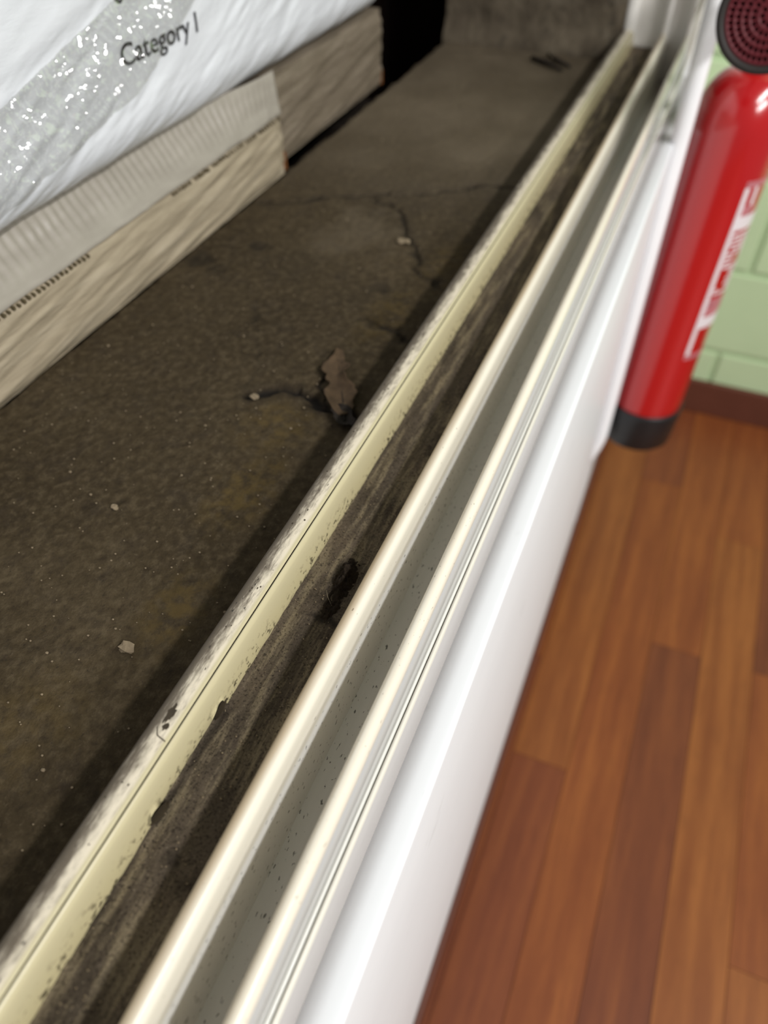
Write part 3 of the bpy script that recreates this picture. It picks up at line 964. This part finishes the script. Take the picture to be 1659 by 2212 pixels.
# crinkled clear film across the package
nu, nv = 900, 130
U, V_ = np.meshgrid(np.linspace(.10, .66, nu), np.linspace(0, 1, nv), indexing='ij')
top = .828 + (U - .3175) * .244
bot = .777 + (U - .29) * .20 + .006 * (fbm(U * 40, U * 0, 3, 4) - .5) + .05 * sstep(.42, .62, U)
zz = bot + V_ * (top - bot)
wx = 4 * fbm(U * 70, zz * 70, 2, 5)
n1 = np.abs(vnoise(U * 210 + wx, zz * 170 - wx, 70) * 2 - 1); n2 = np.abs(vnoise(U * 120 - wx, zz * 120 + U * 60, 75) * 2 - 1)
n3 = vnoise(U * 420, zz * 420 + wx, 78)
patchy = .35 + .9 * fbm(U * 45, zz * 45, 3, 88)
xx = pk_x(U, zz) + .0013 + (.0030 * (1 - n1) + .0026 * (1 - n2) + .0010 * n3) * patchy * np.sin(np.clip(V_, .02, .98) * math.pi) ** .35
o = grid_obj('crinkled_film', np.stack([xx, U, zz], 2), M['film'], pk, smooth=False, flip=True)
o['label'] = 'glossy crinkled clear film strip'

# ------------------------------------------------------------------ white pipe in front of the wall
pipe = thing('heating_pipe', (-.0285, .88, .13), 'white painted vertical pipe in front of the window wall beside the extinguisher', 'pipe')
px, py, pr = -.0285, .88, .0094
def pipe_x(z):
    return px - .026 * float(sstep(.27, .15, z)) if z < .27 else px


zz_ = list(np.linspace(2.1, .30, 20)) + list(np.linspace(.285, .13, 16))
V, F = [], []
for z in zz_:
    for q in range(32):
        an = 2 * math.pi * q / 32
        V.append((pipe_x(z) + pr * math.cos(an), py + pr * math.sin(an), z))
for i in range(len(zz_) - 1):
    for q in range(32):
        F.append((i * 32 + q, (i + 1) * 32 + q, (i + 1) * 32 + (q + 1) % 32, i * 32 + (q + 1) % 32))
mesh_obj('riser', V, F, M['white_gloss'], pipe, smooth=True)
for zc in (1.25, 1.75):
    V, F = [], []
    pp = [(px - .0002, py, zc - .009), (px - .0002, py, zc + .009)]
    vv, ff = tube(pp, pr + .0012, 28)
    mesh_obj('clamp', vv, ff, M['white_gloss'], pipe, smooth=False)

# ------------------------------------------------------------------ fire extinguisher
EX0, EX1, EY, ER = .0160, .0245, .930, .0475
ZB, ZT = .305, .735
ext = thing('fire_extinguisher', (EX0, EY, .24), 'red fire extinguisher with black foot hanging beside the window', 'fire extinguisher')


def ax(z):
    return EX0 + (EX1 - EX0) * (z - ZB) / (ZT - ZB)


def lathe(name, prof, mat, parent, n=72, a0=0, a1=2 * math.pi, smooth=True):
    full = abs(a1 - a0 - 2 * math.pi) < 1e-6
    m_ = n if full else n + 1
    V, F = [], []
    for (r, z) in prof:
        for q in range(m_):
            a = a0 + (a1 - a0) * q / n
            V.append((ax(z) + r * math.cos(a), EY + r * math.sin(a), z))
    for i in range(len(prof) - 1):
        for q in range(n):
            a, b = q, (q + 1) % m_
            F.append((i * m_ + a, i * m_ + b, (i + 1) * m_ + b, (i + 1) * m_ + a))
    return mesh_obj(name, V, F, mat, parent, smooth=smooth)


prof = [(ER - .006, ZB - .012), (ER - .001, ZB - .002), (ER, ZB + .006)] + [(ER, z) for z in np.linspace(ZB + .02, .672, 10)]
for t in np.linspace(.1, 1, 12):
    a = t * math.pi / 2
    prof.append((.017 + (ER - .017) * math.cos(a), .672 + .052 * math.sin(a)))
prof += [(.0165, .730), (.0165, .745), (0.0001, .745)]
lathe('cylinder', prof, M['red'], ext)
lathe('foot', [(.0001, .246), (ER - .010, .246), (ER - .003, .2475), (ER + .001, .252), (ER + .003, .300), (ER + .0028, .3085), (ER + .0012, .3105), (ER + .0002, .309)], M['black_plastic'], ext)
lathe('neck_ring', [(.0001, .745), (.019, .745), (.019, .758), (.014, .760), (.014, .785), (.0001, .785)], M['brass'], ext, 32)
hx = ax(.78)
for (z0, z1, lift, nm) in ((.785, .792, .004, 'carry_handle'), (.800, .806, .022, 'squeeze_lever')):
    V, F = [], []
    for i, t in enumerate(np.linspace(0, 1, 10)):
        x = hx + .02 + .0; y = EY + .012 - .0 + t * .085; z = z0 + lift * math.sin(t * 1.5) ** 1.2
        wv = .009
        V += [(hx - wv, y, z), (hx + wv, y, z), (hx + wv, y, z + (z1 - z0)), (hx - wv, y, z + (z1 - z0))]
    for i in range(9):
        for b in range(4):
            F.append((i * 4 + b, i * 4 + (b + 1) % 4, i * 4 + 4 + (b + 1) % 4, i * 4 + 4 + b))
    F += [(3, 2, 1, 0), (36, 37, 38, 39)]
    mesh_obj(nm, V, F, M['black_plastic'], ext, bevel=.001)
box('valve_body', (hx - .013, hx + .013, EY - .014, EY + .02, .778, .806), M['brass'], ext, bevel=.003)
box('wall_bracket', (XW + .0005, ax(.66) - ER + .004, EY + .004, EY + .030, .52, .64), M['black_plastic'], ext, bevel=.001)


# label printed on the side: angle 0 = room side (+x), -90 deg = towards the viewer
def decal(name, a0, a1, z0, z1, mat, parent, r=ER + .00035, n=16):
    a0, a1 = math.radians(a0), math.radians(a1)
    V, F = [], []
    for i in range(n + 1):
        a = a0 + (a1 - a0) * i / n
        for z in (z0, z1):
            for rr_ in (r, r - .0003):
                V.append((ax(z) + rr_ * math.cos(a), EY + rr_ * math.sin(a), z))
    for i in range(n):
        b = i * 4
        F += [(b, b + 4, b + 6, b + 2), (b + 1, b + 3, b + 7, b + 5), (b, b + 1, b + 5, b + 4), (b + 2, b + 6, b + 7, b + 3)]
    F += [(0, 2, 3, 1), (n * 4, n * 4 + 1, n * 4 + 3, n * 4 + 2)]
    return mesh_obj(name, V, F, mat, parent, smooth=False)


LA, LB = -55, 60           # left and right edge of the label
lab = decal('label_edge', LA, LA + 7, .410, .622, M['decal'], ext)
lab['label'] = 'white printed label frame'
decal('label_edge', LB - 7, LB, .410, .622, M['decal'], ext)
decal('label_edge', LA, LB, .622, .629, M['decal_pink'], ext, n=30)
decal('label_edge', LA, LB, .403, .410, M['decal_pink'], ext, n=30)
decal('label_bar', LA + 7, LB - 7, .574, .590, M['decal'], ext, n=26)
decal('label_bar', LA + 7, LB - 7, .448, .464, M['decal'], ext, n=26)
decal('label_panel', LA + 7, LA + 26, .590, .602, M['decal_pink'], ext)
decal('label_panel', LA + 16, LA + 22, .602, .622, M['decal'], ext)
rr = random.Random(9)
for q in range(14):
    z = .568 - q * .0056
    a = LA + 9
    while a < LB - 12:
        w = rr.uniform(2.5, 8)
        if rr.random() < .85 and not (8 <= q <= 11 and a < LA + 24):
            decal('label_print', a, min(a + w, LB - 9), z - .0016, z + .0016, M['decal'], ext, n=3)
        a += w + rr.uniform(1, 2.5)
decal('label_panel', LA + 7, LB - 7, .466, .488, M['decal_pink'], ext, n=26)

# dark red perforated disc in a black rim, on a stem from the valve
disc = Vector((.0183, .740, .8096)); RD = .0400
nrm = (Vector((0, 0, .965)) - disc).normalized()
uu = Vector((0, 0, 1)).cross(nrm).normalized(); vv_ = nrm.cross(uu)


def dpt(r, a, h):
    return tuple(disc + uu * (r * math.cos(a)) + vv_ * (r * math.sin(a)) + nrm * h)


def dlathe(name, prof, mat, n=96):
    V, F = [], []
    for (r, h) in prof:
        for q in range(n):
            V.append(dpt(r, 2 * math.pi * q / n, h))
    for i in range(len(prof) - 1):
        for q in range(n):
            F.append((i * n + q, i * n + (q + 1) % n, (i + 1) * n + (q + 1) % n, (i + 1) * n + q))
    return mesh_obj(name, V, F, mat, horn, smooth=True)


horn = bpy.data.objects.new('nozzle_disc', bpy.data.meshes.new('nozzle_disc')); link(horn, ext)
horn['label'] = 'dark red perforated round disc with a black rim'
nr, na = 120, 480
R_, A_ = np.meshgrid(np.linspace(0, .845 * RD, nr), np.linspace(0, 2 * math.pi, na + 1), indexing='ij')
hh = .0022 * (R_ / RD) ** 2
hole = np.zeros_like(R_)
for ring in (.17, .325, .465, .60, .735):
    n_ = int(round(2 * math.pi * ring / .108))
    hh += .00055 * np.exp(-((R_ / RD - ring - .067) / .022) ** 2)
    ph = (A_ * n_ / (2 * math.pi) + ring * 7) % 1.0 - .5
    d = np.hypot((R_ / RD - ring) / .040, ph / n_ * 2 * math.pi * ring / .036)
    hole = np.maximum(hole, sstep(1.15, .8, d))
hh -= hole * .0030
Pd = np.zeros(R_.shape + (3,))
for c_ in range(3):
    Pd[..., c_] = disc[c_] + uu[c_] * R_ * np.cos(A_) + vv_[c_] * R_ * np.sin(A_) + nrm[c_] * hh
k = NT('perforated_red_plastic')
k.done(k.mix(k.attr('hole'), (.098, .010, .015), (.030, .0008, .0016)), .5, spec=.25)  # holes coloured darker, imitating the shade inside them
horn.data = bpy.data.meshes.new('nozzle_disc')
tmp = grid_obj('perforated_face', Pd, k.m, horn, flip=False, attr={'hole': hole})
dlathe('rim', [(.835 * RD, -.004), (.838 * RD, .0030), (.865 * RD, .0058), (.93 * RD, .0068), (.985 * RD, .0052), (RD, .001), (RD, -.010), (.90 * RD, -.016), (.30 * RD, -.020), (.0001, -.020)], M['rubber'])
a = disc - nrm * .019; b = Vector((hx, EY - .01, .792))
vv, ff = tube([tuple(a), tuple(a.lerp(b, .15)), tuple(a.lerp(b, .45) + Vector((0, 0, .004))), tuple(a.lerp(b, .75) + Vector((0, 0, .003))), tuple(b)], [.016, .011, .009, .009, .009], 20)
mesh_obj('stem', vv, ff, M['black_plastic'], horn, smooth=True)

bpy.context.view_layer.update()
